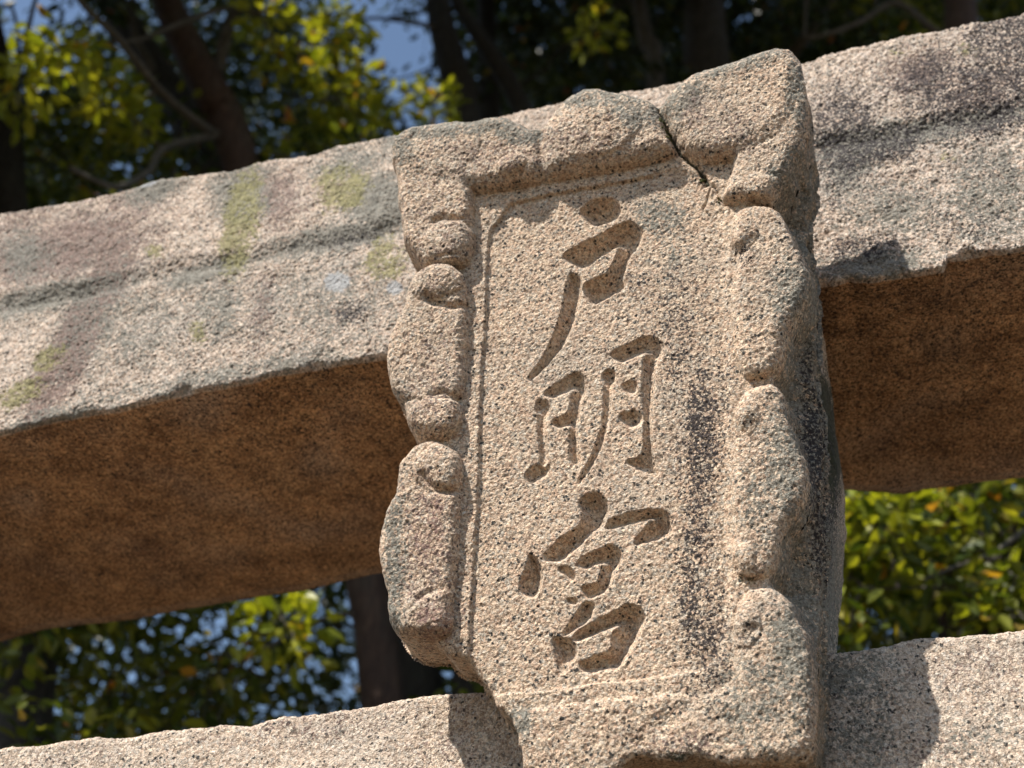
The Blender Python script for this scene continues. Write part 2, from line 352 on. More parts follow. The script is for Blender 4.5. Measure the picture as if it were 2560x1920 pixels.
A['ochre_shade'] = r_un[:, None]*np.clip(.75+.3*noise3(G, 6, 8), 0, 1)  # underside mask for the painted shade and bounce
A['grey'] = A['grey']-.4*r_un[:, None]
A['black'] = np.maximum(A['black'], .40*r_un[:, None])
fa = grid_faces(*Gx.shape); row = np.arange(len(fa))//(Gx.shape[1]-1)
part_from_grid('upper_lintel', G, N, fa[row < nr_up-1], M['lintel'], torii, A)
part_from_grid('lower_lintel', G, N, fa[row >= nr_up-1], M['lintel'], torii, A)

# tie beam
tie_px = [(0, 1867), (163, 1848), (244, 1834), (325, 1837), (407, 1823), (570, 1804), (624, 1810), (705, 1788), (787, 1780), (922, 1761), (1058, 1736), (1167, 1728), (1600, 1680), (2052, 1624), (2143, 1617), (2204, 1610), (2269, 1595), (2308, 1591), (2399, 1584), (2486, 1575), (2560, 1569)]
XT = np.concatenate([np.linspace(-2.3, -1.32, 30), np.arange(-1.30, .80, .0028), np.linspace(.82, 2.3, 40)])
zt = interp(XT, edge(tie_px, 'y', YN), 2); one = np.ones_like(XT)
t = np.linspace(0, 1, 120)**1.0
zf = zt[None]-t[:, None]*.30; dtop = zt[None]-zf
yf = YN*one[None]+.012*(1-round_in(dtop/.012))
ti = np.linspace(0, 1, 12)
yt_ = lerp(one*.60, one*(YN+.013), ti[:-1]); zt_ = lerp(zt, zt+.001, ti[:-1])+.006*np.sin(np.pi*ti[:-1])[:, None]
yb_ = lerp(one*YN, one*.60, ti[1:]); zb_ = lerp(zf[-1], zf[-1], ti[1:])
yk_ = lerp(one*.60, one*.60, ti[1:]); zk_ = lerp(zf[-1], zt, ti[1:])
Gy = np.vstack([yt_, yf, yb_, yk_]); Gz = np.vstack([zt_, zf, zb_, zk_]); G = np.stack([np.zeros_like(Gy)+XT[None], Gy, Gz], -1)
N = -grid_normals(G); G = G+N*rough(G, .004, .0020, .0014, 15)[..., None]; N = -grid_normals(G); px = to_px(G); A = {}
addm('grey', [(2120, 1700, 130, 90, 0, .55), (2150, 1850, 120, 90, 0, .45), (2450, 1850, 140, 60, -20, .35), (300, 1900, 300, 40, 0, .15)])
addm('black', [(2480, 1740, 60, 60, 0, .3), (2120, 1760, 100, 120, 0, .35), (900, 1800, 120, 40, -8, .28), (250, 1880, 160, 40, -8, .25)])
addm('soil', [(800, 1810, 500, 60, -7, .40), (150, 1890, 260, 50, -7, .38), (1080, 1860, 120, 120, 0, .42), (2440, 1680, 200, 90, -8, .40), (2330, 1880, 160, 80, 0, .42)])
part_from_grid('tie_beam', G, N, grid_faces(*Gy.shape), M['beam'], torii, A)

# strut between tie beam and lintel, behind the plaque
st_px = np.array([(2062, 860), (2066, 934), (2084, 1054), (2095, 1127), (2096, 1199), (2088, 1250), (2081, 1330), (2075, 1377), (2069, 1471), (2058, 1565), (2050, 1625), (2046, 1700)], float)
sp = on_y(st_px, .24); zz = np.linspace(2.56, 3.24, 200); xr = np.interp(zz, sp[::-1, 2], sp[::-1, 0])
ang = np.linspace(0, 2*np.pi, 121); ca, sa = np.cos(ang), np.sin(ang)
ex = np.sign(ca)*np.abs(ca)**.35; ey = np.sign(sa)*np.abs(sa)**.45
xc = (xr-.13)/2; hw = (xr+.13)/2
G = np.stack([xc[:, None]+hw[:, None]*ex[None], .33+.22*ey[None]+0*xc[:, None], zz[:, None]+0*ex[None]], -1)
N = grid_normals(G); G = G+N*rough(G, .008, .003, .0014, 25)[..., None]; N = grid_normals(G); px = to_px(G); A = {}
addm('moss', [(2055, 1030, 40, 130, -8, 1), (2085, 1150, 30, 150, 0, .8), (2060, 930, 40, 60, 0, .6)])
addm('black', [(2040, 1130, 36, 170, -5, 1.3), (2050, 1320, 26, 130, -4, 1.2), (2070, 1200, 30, 160, 0, 1)])
addm('grey', [(2040, 1450, 60, 200, 0, .8)])
part_from_grid('strut', G, N, grid_faces(*G.shape[:2]), M['lintel'], torii, A)

# pillars just outside the frame
for sx in (-1, 1):
    zz = np.linspace(-.1, 3.24, 60); ang = np.linspace(0, 2*np.pi, 49)
    rad = .185-.012*zz/3
    cx = sx*(1.86-.035*zz)
    G = np.stack([cx[:, None]+rad[:, None]*np.cos(ang)[None], .41+rad[:, None]*np.sin(ang)[None], zz[:, None]+0*ang[None]], -1)
    N = grid_normals(G); G = G+N*rough(G, .004, .002, .001, 35+sx)[..., None]; G[:, -1] = G[:, 0]
    part_from_grid('pillar', G, grid_normals(G), grid_faces(*G.shape[:2]), M['beam'], torii)

# ------------------------------------------------------------------ the plaque: a carved slab leaning forward from the lintel
plaque = thing('plaque', 'carved stone plaque with scrolled border and three incised characters', 'plaque', tuple(P0-PN*.06-np.array([0, 0, .5])))
S = .0018
U1 = np.arange(-.385, .415, S); V1 = np.arange(-.625, .76, S)
U, V = np.meshgrid(U1, V1)
base3 = P0+U[..., None]*np.array([1., 0, 0])+V[..., None]*PV
Uw = U+.0024*noise3(base3, 38, 51)+.0012*noise3(base3, 110, 52); Vw = V+.0024*noise3(base3, 38, 53)+.0012*noise3(base3, 110, 54)
def pp(px_list, h=0.0, it=2, off=(0, 0), sc=1.0):
    q = np.array(px_list, float)/sc+np.array(off, float); q = on_plaque(q, h); return round_poly(q, it) if it else q
def line(px_list, h=0.0, off=(0, 0), sc=1.0): return on_plaque(np.array(px_list, float)/sc+np.array(off, float), h)
HL = .016
out_left = [(1055, 667), (1034, 645), (1012, 616), (998, 591), (996, 554), (995, 525), (984, 497), (987, 453), (981, 424), (970, 388), (972, 352), (983, 334)]
out_left_low = [(1307, 1925), (1301, 1899), (1298, 1873), (1287, 1855), (1289, 1834), (1280, 1819), (1274, 1794), (1258, 1783), (1233, 1761), (1220, 1736), (1215, 1714), (1189, 1685), (1168, 1649), (1135, 1638), (1103, 1624), (1081, 1602), (1045, 1596), (994, 1589), (980, 1573), (965, 1548), (958, 1512), (963, 1479), (949, 1443), (940, 1400), (940, 1342), (947, 1306), (960, 1267), (981, 1234), (987, 1198), (990, 1162), (1005, 1133), (1027, 1111), (1048, 1100), (1034, 1089), (1016, 1064), (1007, 1035), (998, 1003), (974, 974), (965, 945), (958, 901), (960, 872), (972, 822), (1005, 765), (1010, 724), (1021, 695), (1043, 674)]
out_top = [(1008, 319), (1045, 303), (1088, 296), (1131, 292), (1182, 296), (1220, 285), (1269, 286), (1312, 306), (1339, 322), (1361, 297), (1388, 259), (1432, 226), (1486, 210), (1524, 221), (1562, 226), (1605, 237), (1642, 252), (1661, 230), (1689, 202), (1718, 181), (1750, 169), (1788, 167), (1807, 155), (1844, 139), (1891, 125), (1938, 113), (1971, 104), (1988, 125), (2007, 150), (2022, 188), (2028, 250), (2024, 300), (2014, 343), (2000, 386), (1976, 428), (1948, 466), (1922, 500)]
out_right = [(1945, 525), (1967, 545), (1985, 574), (1995, 607), (2014, 644), (2025, 672), (2028, 710), (2018, 738), (2004, 771), (1980, 813), (1967, 850), (1957, 905), (1928, 947), (1948, 963), (1967, 996), (1971, 1039), (1990, 1086), (2004, 1123), (2026, 1180), (2018, 1236), (1995, 1278), (1962, 1321), (1948, 1368), (1943, 1410), (1922, 1440), (1926, 1459), (1957, 1476), (1985, 1509), (2004, 1556), (2023, 1593), (2032, 1650), (2040, 1720), (2042, 1780), (2036, 1860), (2025, 1898), (1976, 1915), (1863, 1915), (1806, 1909), (1767, 1898), (1727, 1893), (1693, 1908), (1654, 1902), (1614, 1886), (1574, 1898), (1540, 1938), (1450, 1955), (1340, 1950)]
OUT = np.vstack([on_plaque(np.array(out_left+out_top, float), .022), on_plaque(np.array(out_right, float), .014), on_plaque(np.array(out_left_low, float), .018)])
OUT = round_poly(OUT, 1)
bod_r = [(1985, 120), (2037, 170), (2042, 292), (2036, 400), (2026, 494), (2013, 560), (2020, 640), (2032, 700), (2040, 785), (2038, 840), (2034, 930), (2044, 1000), (2052, 1100), (2056, 1180), (2052, 1320), (2050, 1450), (2048, 1600), (2050, 1760), (2042, 1880), (1985, 1925), (1700, 1925), (1700, 400)]
BOD = on_plaque(np.array(bod_r, float), -.055)
so = sdist(Uw, Vw, OUT, .09); sb = np.maximum(so, sdist(Uw, Vw, BOD, .09))
T = .085
# panel and the raised strip round it
inner = [(1168, 1700), (1175, 1609), (1178, 1537), (1186, 1465), (1187, 1356), (1193, 1306), (1200, 1162), (1204, 945), (1215, 822), (1218, 742), (1220, 634), (1225, 583), (1247, 555), (1268, 524), (1283, 511), (1325, 503), (1370, 492), (1431, 480), (1506, 467), (1612, 448), (1703, 420), (1770, 470), (1815, 560), (1812, 800), (1822, 1000), (1822, 1400), (1820, 1600), (1780, 1672), (1716, 1684), (1637, 1697), (1497, 1711), (1352, 1730), (1215, 1745)]
si = sdist(Uw, Vw, pp(inner, 0, 1), .08)
soft = np.where(U > .14, .016, .0045)
h = .0065*(1-smooth(si/soft+.5))
def pillow(poly, H, w, hp=None, it=2, base=0.0):
    s = sdist(Uw, Vw, pp(poly, H if hp is None else hp, it), .05)
    return np.where(s > 0, base+H*round_in(s/w), -1), s
def dome(cx, cy, rx, ry, H, ang=0, hp=.02):
    c = on_plaque(np.array([[cx, cy]], float), hp)[0]; s = 1/1600.
    a = math.radians(ang); du, dv = Uw-c[0], Vw-c[1]
    q = np.hypot((du*math.cos(a)+dv*math.sin(a))/(rx*s), (-du*math.sin(a)+dv*math.cos(a))/(ry*s))
    return H*np.sqrt(np.maximum(0, 1-np.minimum(q, 1)**2))
lob = []
# left scroll border, lump by lump
lob.append(pillow(out_left[::-1][:0]+[(983, 334), (972, 352), (970, 388), (981, 424), (987, 453), (984, 497), (995, 525), (996, 554), (998, 591), (1012, 616), (1034, 645), (1060, 667), (1110, 664), (1165, 655), (1184, 620), (1182, 560), (1184, 500), (1178, 440), (1190, 330), (1060, 300)], .032, .022, .024)[0])
lob.append(pillow([(1053, 668), (1021, 695), (1010, 724), (1005, 765), (972, 822), (960, 872), (958, 901), (965, 945), (974, 974), (998, 1003), (1040, 1020), (1120, 1010), (1160, 985), (1166, 900), (1172, 780), (1170, 700), (1150, 672), (1105, 657)], .027, .020, .018)[0])
lob.append(pillow([(998, 1000), (1007, 1035), (1016, 1064), (1036, 1090), (1075, 1101), (1120, 1095), (1150, 1062), (1157, 1025), (1148, 992), (1100, 984), (1040, 985)], .028, .026, .020)[0])
lob.append(pillow([(1050, 1100), (1027, 1111), (1005, 1133), (990, 1162), (987, 1198), (981, 1234), (960, 1267), (947, 1306), (940, 1342), (940, 1400), (949, 1443), (963, 1479), (958, 1512), (965, 1548), (980, 1573), (1000, 1592), (1060, 1600), (1118, 1590), (1135, 1560), (1130, 1510), (1138, 1460), (1146, 1360), (1152, 1260), (1158, 1170), (1140, 1120), (1090, 1094)], .027, .020, .018)[0])
relief = np.maximum.reduce(lob)
up_ = lambda a: np.maximum(relief, a)
# curls on the scrolls
for d in ((1130, 600, 85, 60, .007, 8), (1105, 700, 90, 62, .010, 15), (1090, 1040, 70, 62, .007, 0), (1105, 1168, 76, 66, .010, 10), (1085, 1545, 80, 80, .008, 0)):
    relief = relief+np.where(relief > .008, dome(*d[:5], d[5]), 0)
for ln, dep, wd in (([(1085, 556), (1110, 548), (1150, 552), (1180, 566)], .009, .0062), ([(1070, 742), (1090, 760), (1130, 766), (1176, 758)], .009, .0062), ([(1080, 986), (1110, 980), (1150, 992)], .007, .0065), ([(1059, 1187), (1072, 1208), (1088, 1221), (1117, 1230), (1155, 1218)], .009, .0062), ([(1048, 1499), (1072, 1484), (1102, 1473)], .007, .0065)):
    relief = relief-dep*np.exp(-(ldist(Uw, Vw, line(ln, .024))/wd)**2)*(relief > 0)
# top roll in three lengths and the standing ear at the right
r1, _ = pillow([(978, 345), (1008, 317), (1045, 300), (1088, 293), (1131, 289), (1182, 293), (1220, 282), (1269, 283), (1312, 303), (1345, 318), (1366, 292), (1388, 256), (1432, 223), (1486, 207), (1524, 218), (1562, 223), (1605, 234), (1646, 250), (1668, 310), (1700, 368), (1660, 388), (1551, 410), (1430, 432), (1345, 448), (1290, 458), (1190, 474), (1120, 470), (1040, 450), (985, 420)], .037, .034, .026)
r1 = r1-np.where(r1 > 0, .009*np.exp(-(ldist(Uw, Vw, line([(1344, 318), (1348, 380), (1346, 440)], .05))/.009)**2), 0)
r1 = r1+np.where(r1 > 0, dome(1110, 370, 110, 90, .005, 0, .035)+dome(1490, 320, 130, 95, .008, 0, .035), 0)
r1 = r1-np.where(r1 > 0, .006*(1-smooth((Uw-on_plaque(np.array([[1080., 380]]), .04)[0, 0])/.10)), 0)
r2 = r1
r3, _ = pillow([(1648, 250), (1689, 199), (1750, 166), (1807, 152), (1891, 122), (1971, 101), (2020, 180), (1980, 330), (1880, 378), (1828, 392), (1750, 396), (1700, 365), (1668, 308)], .036, .036, .026)
ear, _ = pillow([(1935, 150), (1896, 235), (1863, 282), (1840, 329), (1828, 371), (1830, 410), (1812, 450), (1797, 484), (1835, 503), (1877, 498), (1924, 500), (1948, 466), (1976, 428), (2000, 386), (2014, 343), (2026, 290), (2028, 230), (2010, 150), (1971, 103)], .029, .026, .024)
ear = ear+np.where(ear > .01, dome(1880, 460, 55, 50, .002, 0, .03), 0)-np.where(ear > .01, .003*np.exp(-(ldist(Uw, Vw, line([(1855, 428), (1900, 412), (1935, 425)], .04))/.008)**2), 0)
r1 = r1+np.where(r1 > .01, dome(1275, 402, 46, 34, .010, 20, .045), 0)
def smax(a, b, k_=.012):
    q = np.clip(.5+.5*(a-b)/k_, 0, 1); return np.where((a > 0) & (b > 0), b*(1-q)+a*q+k_*q*(1-q), np.maximum(a, b))
relief = smax(relief, r1); relief = smax(smax(relief, r3), ear)
# right scroll border, softer against the panel
for poly, H, w in (([(1830, 540), (1850, 515), (1929, 508), (1967, 545), (1995, 607), (2025, 672), (2028, 710), (2004, 771), (1976, 813), (1962, 850), (1957, 905), (1924, 945), (1860, 955), (1835, 900), (1822, 785), (1826, 700), (1845, 650), (1822, 600)], .024, .024),
                   ([(1924, 950), (1948, 963), (1967, 996), (1971, 1039), (1990, 1086), (2028, 1180), (2018, 1236), (1995, 1278), (1962, 1321), (1943, 1410), (1920, 1440), (1860, 1455), (1825, 1410), (1830, 1330), (1822, 1236), (1828, 1120), (1838, 1010), (1864, 966)], .021, .024),
                   ([(1924, 1459), (1957, 1476), (1985, 1509), (2004, 1556), (2023, 1593), (2040, 1700), (2042, 1780), (2036, 1880), (1976, 1915), (1860, 1912), (1840, 1800), (1836, 1700), (1826, 1600), (1838, 1520), (1864, 1470)], .021, .028)):
    relief = np.maximum(relief, pillow(poly, H, w, .014)[0])
for d in ((1852, 592, 46, 56, .007, -10), (1856, 1040, 42, 60, .007, 0), (1856, 1560, 46, 58, .007, 0), (1850, 1400, 40, 40, .006, 0)):
    relief = relief+np.where(relief > .004, dome(*d[:5], d[5], .012), 0)
for ln, dep, wd in (([(1835, 628), (1856, 634), (1880, 612)], .005, .009), ([(1812, 690), (1824, 664)], .007, .005), ([(1842, 1076), (1858, 1084), (1876, 1066)], .005, .009), ([(1836, 1590), (1860, 1598), (1882, 1582)], .005, .010), ([(1845, 985), (1858, 958), (1900, 950)], .008, .006), ([(1838, 1474), (1864, 1462), (1905, 1450)], .008, .006)):
    relief = relief-dep*np.exp(-(ldist(Uw, Vw, line(ln, .012))/wd)**2)
# bottom border, a rounded moulding broken off at the lower left
bot, _ = pillow([(1225, 1775), (1297, 1768), (1410, 1756), (1523, 1741), (1637, 1730), (1750, 1722), (1850, 1700), (1900, 1760), (1900, 1930), (1700, 1990), (1300, 2000), (1200, 1850)], .013, .022, .008)
relief = np.maximum(relief, bot)
relief = relief-.005*np.exp(-(ldist(Uw, Vw, line([(1600, 1850), (1680, 1790), (1760, 1735)], .01))/.018)**2)
h = np.maximum(h, relief)
# incised characters
Z1 = dict(off=(1250, 450), sc=3.318); Z2 = dict(off=(1250, 800), sc=3.318); Z3 = dict(off=(1250, 1200), sc=3.318)
glyph = [
 [([(665, 265), (730, 205), (800, 165), (870, 150), (940, 160), (985, 195), (995, 240), (985, 285), (950, 320), (880, 350), (800, 375), (740, 355), (700, 315)], .023),
  ([(520, 625), (620, 570), (740, 505), (860, 440), (970, 385), (1050, 350), (1110, 360), (1160, 400), (1180, 450), (1165, 510), (1130, 570), (1070, 625), (1050, 700), (1025, 790), (1050, 850), (1010, 905), (930, 950), (850, 1000), (790, 1025), (740, 1005), (705, 945), (690, 870), (780, 835), (870, 800), (920, 740), (960, 670), (985, 600), (1010, 545), (965, 545), (860, 610), (760, 690), (690, 725), (600, 690), (545, 650)], .023),
  ([(570, 770), (620, 790), (665, 820), (672, 900), (660, 980), (645, 1070), (620, 1160), (580, 1270), (520, 1370), (440, 1470), (360, 1550), (280, 1620), (235, 1660), (270, 1590), (340, 1510), (400, 1400), (450, 1290), (490, 1190), (520, 1080), (545, 970), (560, 870)], .018)],
 [([(915, 290), (1000, 240), (1100, 190), (1200, 150), (1280, 155), (1330, 185), (1355, 230), (1350, 300), (1290, 350), (1280, 450), (1275, 600), (1265, 700), (1250, 800), (1245, 900), (1265, 1000), (1280, 1100), (1300, 1200), (1315, 1270), (1285, 1300), (1200, 1260), (1120, 1220), (1040, 1175), (1120, 1165), (1190, 1130), (1200, 1050), (1195, 950), (1200, 850), (1195, 770), (1185, 650), (1190, 500), (1190, 350), (1240, 275), (1180, 265), (1100, 310), (1010, 360), (950, 330)], .018),
  ([(870, 430), (920, 420), (960, 450), (960, 510), (922, 540), (915, 650), (910, 750), (890, 850), (870, 950), (840, 1050), (800, 1140), (750, 1220), (690, 1310), (640, 1360), (690, 1270), (750, 1160), (800, 1050), (840, 930), (860, 800), (870, 650), (868, 540), (860, 480)], .011),
  ([(1005, 550), (1060, 515), (1120, 510), (1135, 570), (1110, 605), (1050, 600)], .010),
  ([(985, 790), (1050, 765), (1130, 770), (1180, 810), (1170, 860), (1120, 890), (1060, 880), (1010, 840)], .014),
  ([(360, 605), (440, 550), (530, 500), (620, 445), (680, 455), (715, 500), (720, 570), (700, 630), (660, 680), (655, 800), (640, 900), (640, 1000), (650, 1100), (655, 1180), (625, 1200), (590, 1180), (578, 1080), (585, 980), (600, 870), (540, 885), (480, 895), (435, 865), (440, 840), (500, 820), (570, 785), (590, 700), (600, 620), (620, 560), (560, 575), (480, 630), (420, 640)], .018),
  ([(305, 690), (360, 670), (405, 700), (410, 760), (375, 840), (370, 930), (380, 1000), (395, 1080), (385, 1200), (345, 1200), (340, 1090), (333, 1000), (325, 900), (325, 800), (310, 740)], .011),
  ([(215, 1290), (250, 1240), (320, 1215), (410, 1210), (400, 1260), (350, 1300), (290, 1345), (240, 1345)], .015)],
 [([(700, 140), (760, 110), (830, 120), (880, 170), (895, 230), (880, 310), (850, 380), (770, 430), (720, 490), (650, 550), (580, 610), (520, 660), (450, 675), (380, 660), (365, 630), (420, 580), (490, 510), (580, 455), (650, 410), (690, 360), (690, 290), (675, 230), (670, 180)], .021),
  ([(870, 390), (920, 335), (1020, 290), (1130, 265), (1240, 250), (1320, 245), (1380, 275), (1420, 330), (1430, 390), (1420, 440), (1340, 475), (1240, 500), (1115, 535), (1150, 480), (1200, 410), (1270, 345), (1290, 310), (1200, 325), (1100, 345), (990, 380), (900, 408)], .019),
  ([(250, 620), (295, 650), (330, 710), (352, 780), (345, 860), (320, 930), (270, 975), (210, 960), (165, 910), (170, 850), (205, 780), (235, 700)], .020),
  ([(640, 690), (700, 645), (800, 600), (900, 555), (960, 565), (1000, 600), (1005, 660), (980, 730), (930, 790), (910, 850), (870, 910), (800, 960), (730, 980), (690, 950), (690, 900), (750, 890), (820, 870), (840, 800), (850, 740), (880, 690), (800, 695), (720, 725), (680, 720)], .017),
  ([(490, 740), (550, 735), (610, 760), (630, 800), (615, 840), (570, 810), (530, 780)], .012),
  ([(560, 990), (620, 985), (640, 1015), (600, 1025)], .006),
  ([(700, 1030), (750, 1025), (780, 1050), (765, 1110), (720, 1170), (650, 1220), (580, 1255), (530, 1280), (560, 1230), (620, 1160), (660, 1090)], .013),
  ([(600, 1310), (700, 1230), (800, 1175), (900, 1125), (1000, 1075), (1080, 1040), (1150, 1065), (1190, 1110), (1195, 1170), (1160, 1250), (1120, 1340), (1070, 1430), (1020, 1510), (970, 1560), (900, 1555), (820, 1580), (740, 1590), (680, 1565), (660, 1510), (720, 1500), (820, 1460), (900, 1440), (940, 1380), (930, 1310), (1000, 1200), (930, 1210), (820, 1260), (720, 1310), (640, 1335)], .020),
  ([(440, 1310), (500, 1310), (570, 1330), (610, 1370), (635, 1430), (620, 1490), (570, 1525), (540, 1600), (500, 1590), (480, 1500), (460, 1420), (440, 1360)], .015)]]
which = np.zeros(U.shape, int)
cut = np.zeros(U.shape)
for gi, (gl, zz) in enumerate(zip(glyph, (Z1, Z2, Z3))):
    for poly, dep in gl:
        s = sdist(Uw, Vw, pp(poly, -.001, 1, **zz), .03)
        c = np.where(s > -.0034, (1.05 if gi == 1 else 1.3)*dep*(1-(1-np.clip((s+.0034)/(1.2*dep), 0, 1))**2), 0)
        cut = np.maximum(cut, c); which[s > -.0033] = gi+1
# cracks round the broken and re-set corner
CR = line([(1640, 250), (1652, 285), (1666, 312), (1694, 362), (1722, 384), (1741, 400), (1754, 420), (1762, 438)], .03)
CR5 = line([(1762, 438), (1771, 455), (1784, 462), (1797, 486)], .01)
cr = ldist(Uw, Vw, CR); cut = cut+.014*np.exp(-(cr/.0044)**2)*(h > -.02)*(.75+.5*noise3(base3, 60, 81))+.006*np.exp(-(ldist(Uw, Vw, CR5)/.0022)**2)
CR2 = line([(1797, 486), (1815, 505), (1840, 506), (1877, 498), (1925, 502)], .014); cut = cut+.007*np.exp(-(ldist(Uw, Vw, CR2)/.0028)**2)
CR3 = line([(1880, 500), (1930, 512), (1962, 538), (1980, 575), (1994, 620)], .012); cut = cut+.012*np.exp(-(ldist(Uw, Vw, CR3)/.0032)**2)
CR4 = line([(1780, 470), (1768, 500), (1756, 520), (1776, 540)], .0); cut = cut+.004*np.exp(-(ldist(Uw, Vw, CR4)/.002)**2)
h = h-cut
# outer edge, side walls, back
re = np.where(U > .2, .008, .015)
h = h-re*(1-round_in(so/re))
ow = np.clip(-so, 0, None)
wall = np.where(so < 0, -np.minimum(ow/.010, 1)*.045-ow*.55, 0)
h = np.where(so < 0, np.maximum(-.012, -.012)+wall, h)
h = np.where(sb < 0, h-np.minimum(-sb/.007, 1)*T, h)
# tooling marks: slanting pick strokes, rougher on the scrolls
onpanel = smooth(si/.02)
vec = np.stack([Uw*np.cos(.6)+Vw*np.sin(.6), (-Uw*np.sin(.6)+Vw*np.cos(.6))*2.2, h*2], -1)
h = h+.0022*noise3(base3, 8, 61)+(.0016-.0010*onpanel)*noise3(base3, 40, 62)+.0004*(.3-np.abs(noise3(vec, 105, 63))*1.5)+(.0012-.0005*onpanel)*noise3(base3, 130, 65)+.0015*noise3(base3, 255, 64)
h = np.maximum(h, -.098)
G = base3+PN*h[..., None]
side = (so < .004)
sway = smooth((.004-so)/.012)[..., None]*np.stack([.007*noise3(G, 26, 71)+.003*noise3(G, 70, 74), .006*noise3(G, 26, 72), .006*noise3(G, 26, 73)], -1)
G = G+sway; N = grid_normals(G); N = np.where((N@PN)[..., None] < 0, -N, N)
px = to_px(G); A = {}
addm('black', [(1730, 1110, 90, 260, 4, .46), (1755, 1090, 46, 190, 0, .95), (1695, 830, 80, 250, 0, .52), (1740, 1330, 50, 190, 2, .68), (1722, 1500, 34, 140, 0, .74), (1770, 1600, 60, 170, 0, .68), (1790, 1490, 30, 60, 0, .5), (1590, 700, 60, 80, 0, .42), (1700, 740, 110, 150, 0, .42), (1800, 1000, 40, 200, 0, .5), (1860, 640, 36, 30, 0, .6), (1850, 1060, 26, 36, 0, .35), (1860, 1590, 30, 24, 0, .35), (1880, 470, 60, 26, 0, .4)])  # black lichen streak; small blobs paint the shade under the right-hand curls
addm('grey', [(1130, 305, 180, 34, -4, 1.0), (1290, 320, 70, 36, 12, .95), (1480, 232, 110, 34, -4, .95), (1590, 265, 60, 50, 20, .85), (1700, 250, 90, 60, -25, .85), (1850, 150, 160, 40, -18, .8), (1990, 240, 40, 120, 0, .7), (1980, 420, 50, 70, 30, .9), (1660, 545, 70, 40, 0, .75), (1980, 720, 60, 110, 0, .75), (1960, 1150, 70, 170, 0, .75), (1900, 1250, 90, 160, 0, .55), (1975, 1640, 70, 200, 0, .8), (1900, 1750, 110, 150, 0, .6), (985, 1380, 36, 240, 0, .55), (975, 1540, 40, 60, 0, .7), (1000, 1000, 40, 60, 0, .4), (1300, 1800, 40, 50, 0, .7), (1690, 620, 100, 80, 0, .4), (1000, 360, 50, 60, 0, .6), (1060, 420, 90, 60, 0, .35)])
addm('red', [(1080, 1330, 60, 190, 0, .62), (1090, 1560, 80, 80, 0, .7), (1120, 1250, 50, 90, 0, .5), (1130, 380, 120, 60, 0, .45), (1750, 270, 90, 60, 0, .6), (1600, 300, 110, 70, 0, .4), (1130, 590, 60, 60, 0, .4), (1110, 700, 60, 60, 0, .45)])
addm('soil', [(1080, 560, 120, 320, 0, .40), (1060, 1400, 110, 320, 0, .48), (1300, 370, 400, 80, -8, .46), (1080, 950, 110, 240, 0, .42), (1820, 330, 120, 80, 0, .45), (1700, 1860, 160, 60, 0, .45), (1100, 860, 80, 120, 0, .4)])
addm('moss', [(1755, 425, 18, 20, 0, .6), (1880, 1445, 60, 18, 0, .5), (1690, 1890, 110, 24, 0, .55)])
A['grey'] = A['grey']*np.where(U > .17, 1.0, 1.25)
A['moss'] = np.maximum(A['moss'], np.exp(-(cr/.0048)**2)*.85*(U > .05))
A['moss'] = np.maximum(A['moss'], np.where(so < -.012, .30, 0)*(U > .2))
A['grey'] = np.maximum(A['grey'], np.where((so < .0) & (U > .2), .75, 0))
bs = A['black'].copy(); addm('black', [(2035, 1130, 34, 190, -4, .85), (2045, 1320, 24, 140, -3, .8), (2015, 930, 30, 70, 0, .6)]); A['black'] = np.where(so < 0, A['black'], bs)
fa = grid_faces(*U.shape)
hm = (sb > -.0115).reshape(-1)
fa = fa[hm[fa].all(1)]
fc = fa[:, 0]
wf = which.reshape(-1)[fc]
EARP = pp([(1640, 250), (1666, 312), (1694, 362), (1741, 400), (1762, 440), (1797, 486), (1835, 505), (1877, 498), (1925, 502), (1960, 480), (2100, 560), (2140, 60), (1640, 40)], .022, 0)
inear = (sdist(U, V, EARP, .3) > 0).reshape(-1)[fc]
insi = (si > 0).reshape(-1)[fc]
reg = np.where(wf > 0, wf, np.where(inear, 4, np.where(insi, 5, 6)))
names = {1: 'carved_character', 2: 'carved_character', 3: 'carved_character', 4: 'corner_piece', 5: 'panel', 6: 'scroll_border'}
labs = {1: 'incised uppermost character of the inscription', 2: 'incised middle character of the inscription', 3: 'incised lowest character of the inscription', 4: 'broken upper right ear set back with cement', 6: 'rounded scroll border with rolled top edge'}
for r in (6, 5, 1, 2, 3, 4):
    o = part_from_grid(names[r], G, N, fa[reg == r], M['plaque'], plaque, A)
    if r in labs: o['label'] = labs[r]
# back of the slab
bk = round_poly(np.vstack([OUT]), 0); bk3 = P0+bk[:, :1]*np.array([1., 0, 0])+bk[:, 1:]*PV-PN*(T-.012)
me = bpy.data.meshes.new('back'); me.from_pydata([tuple(p) for p in bk3], [], [tuple(range(len(bk3)))]); me.materials.append(M['plaque'])
o = bpy.data.objects.new('back', me); COL.objects.link(o); o.parent = plaque; o.matrix_parent_inverse = Matrix.Translation(plaque.location).inverted()
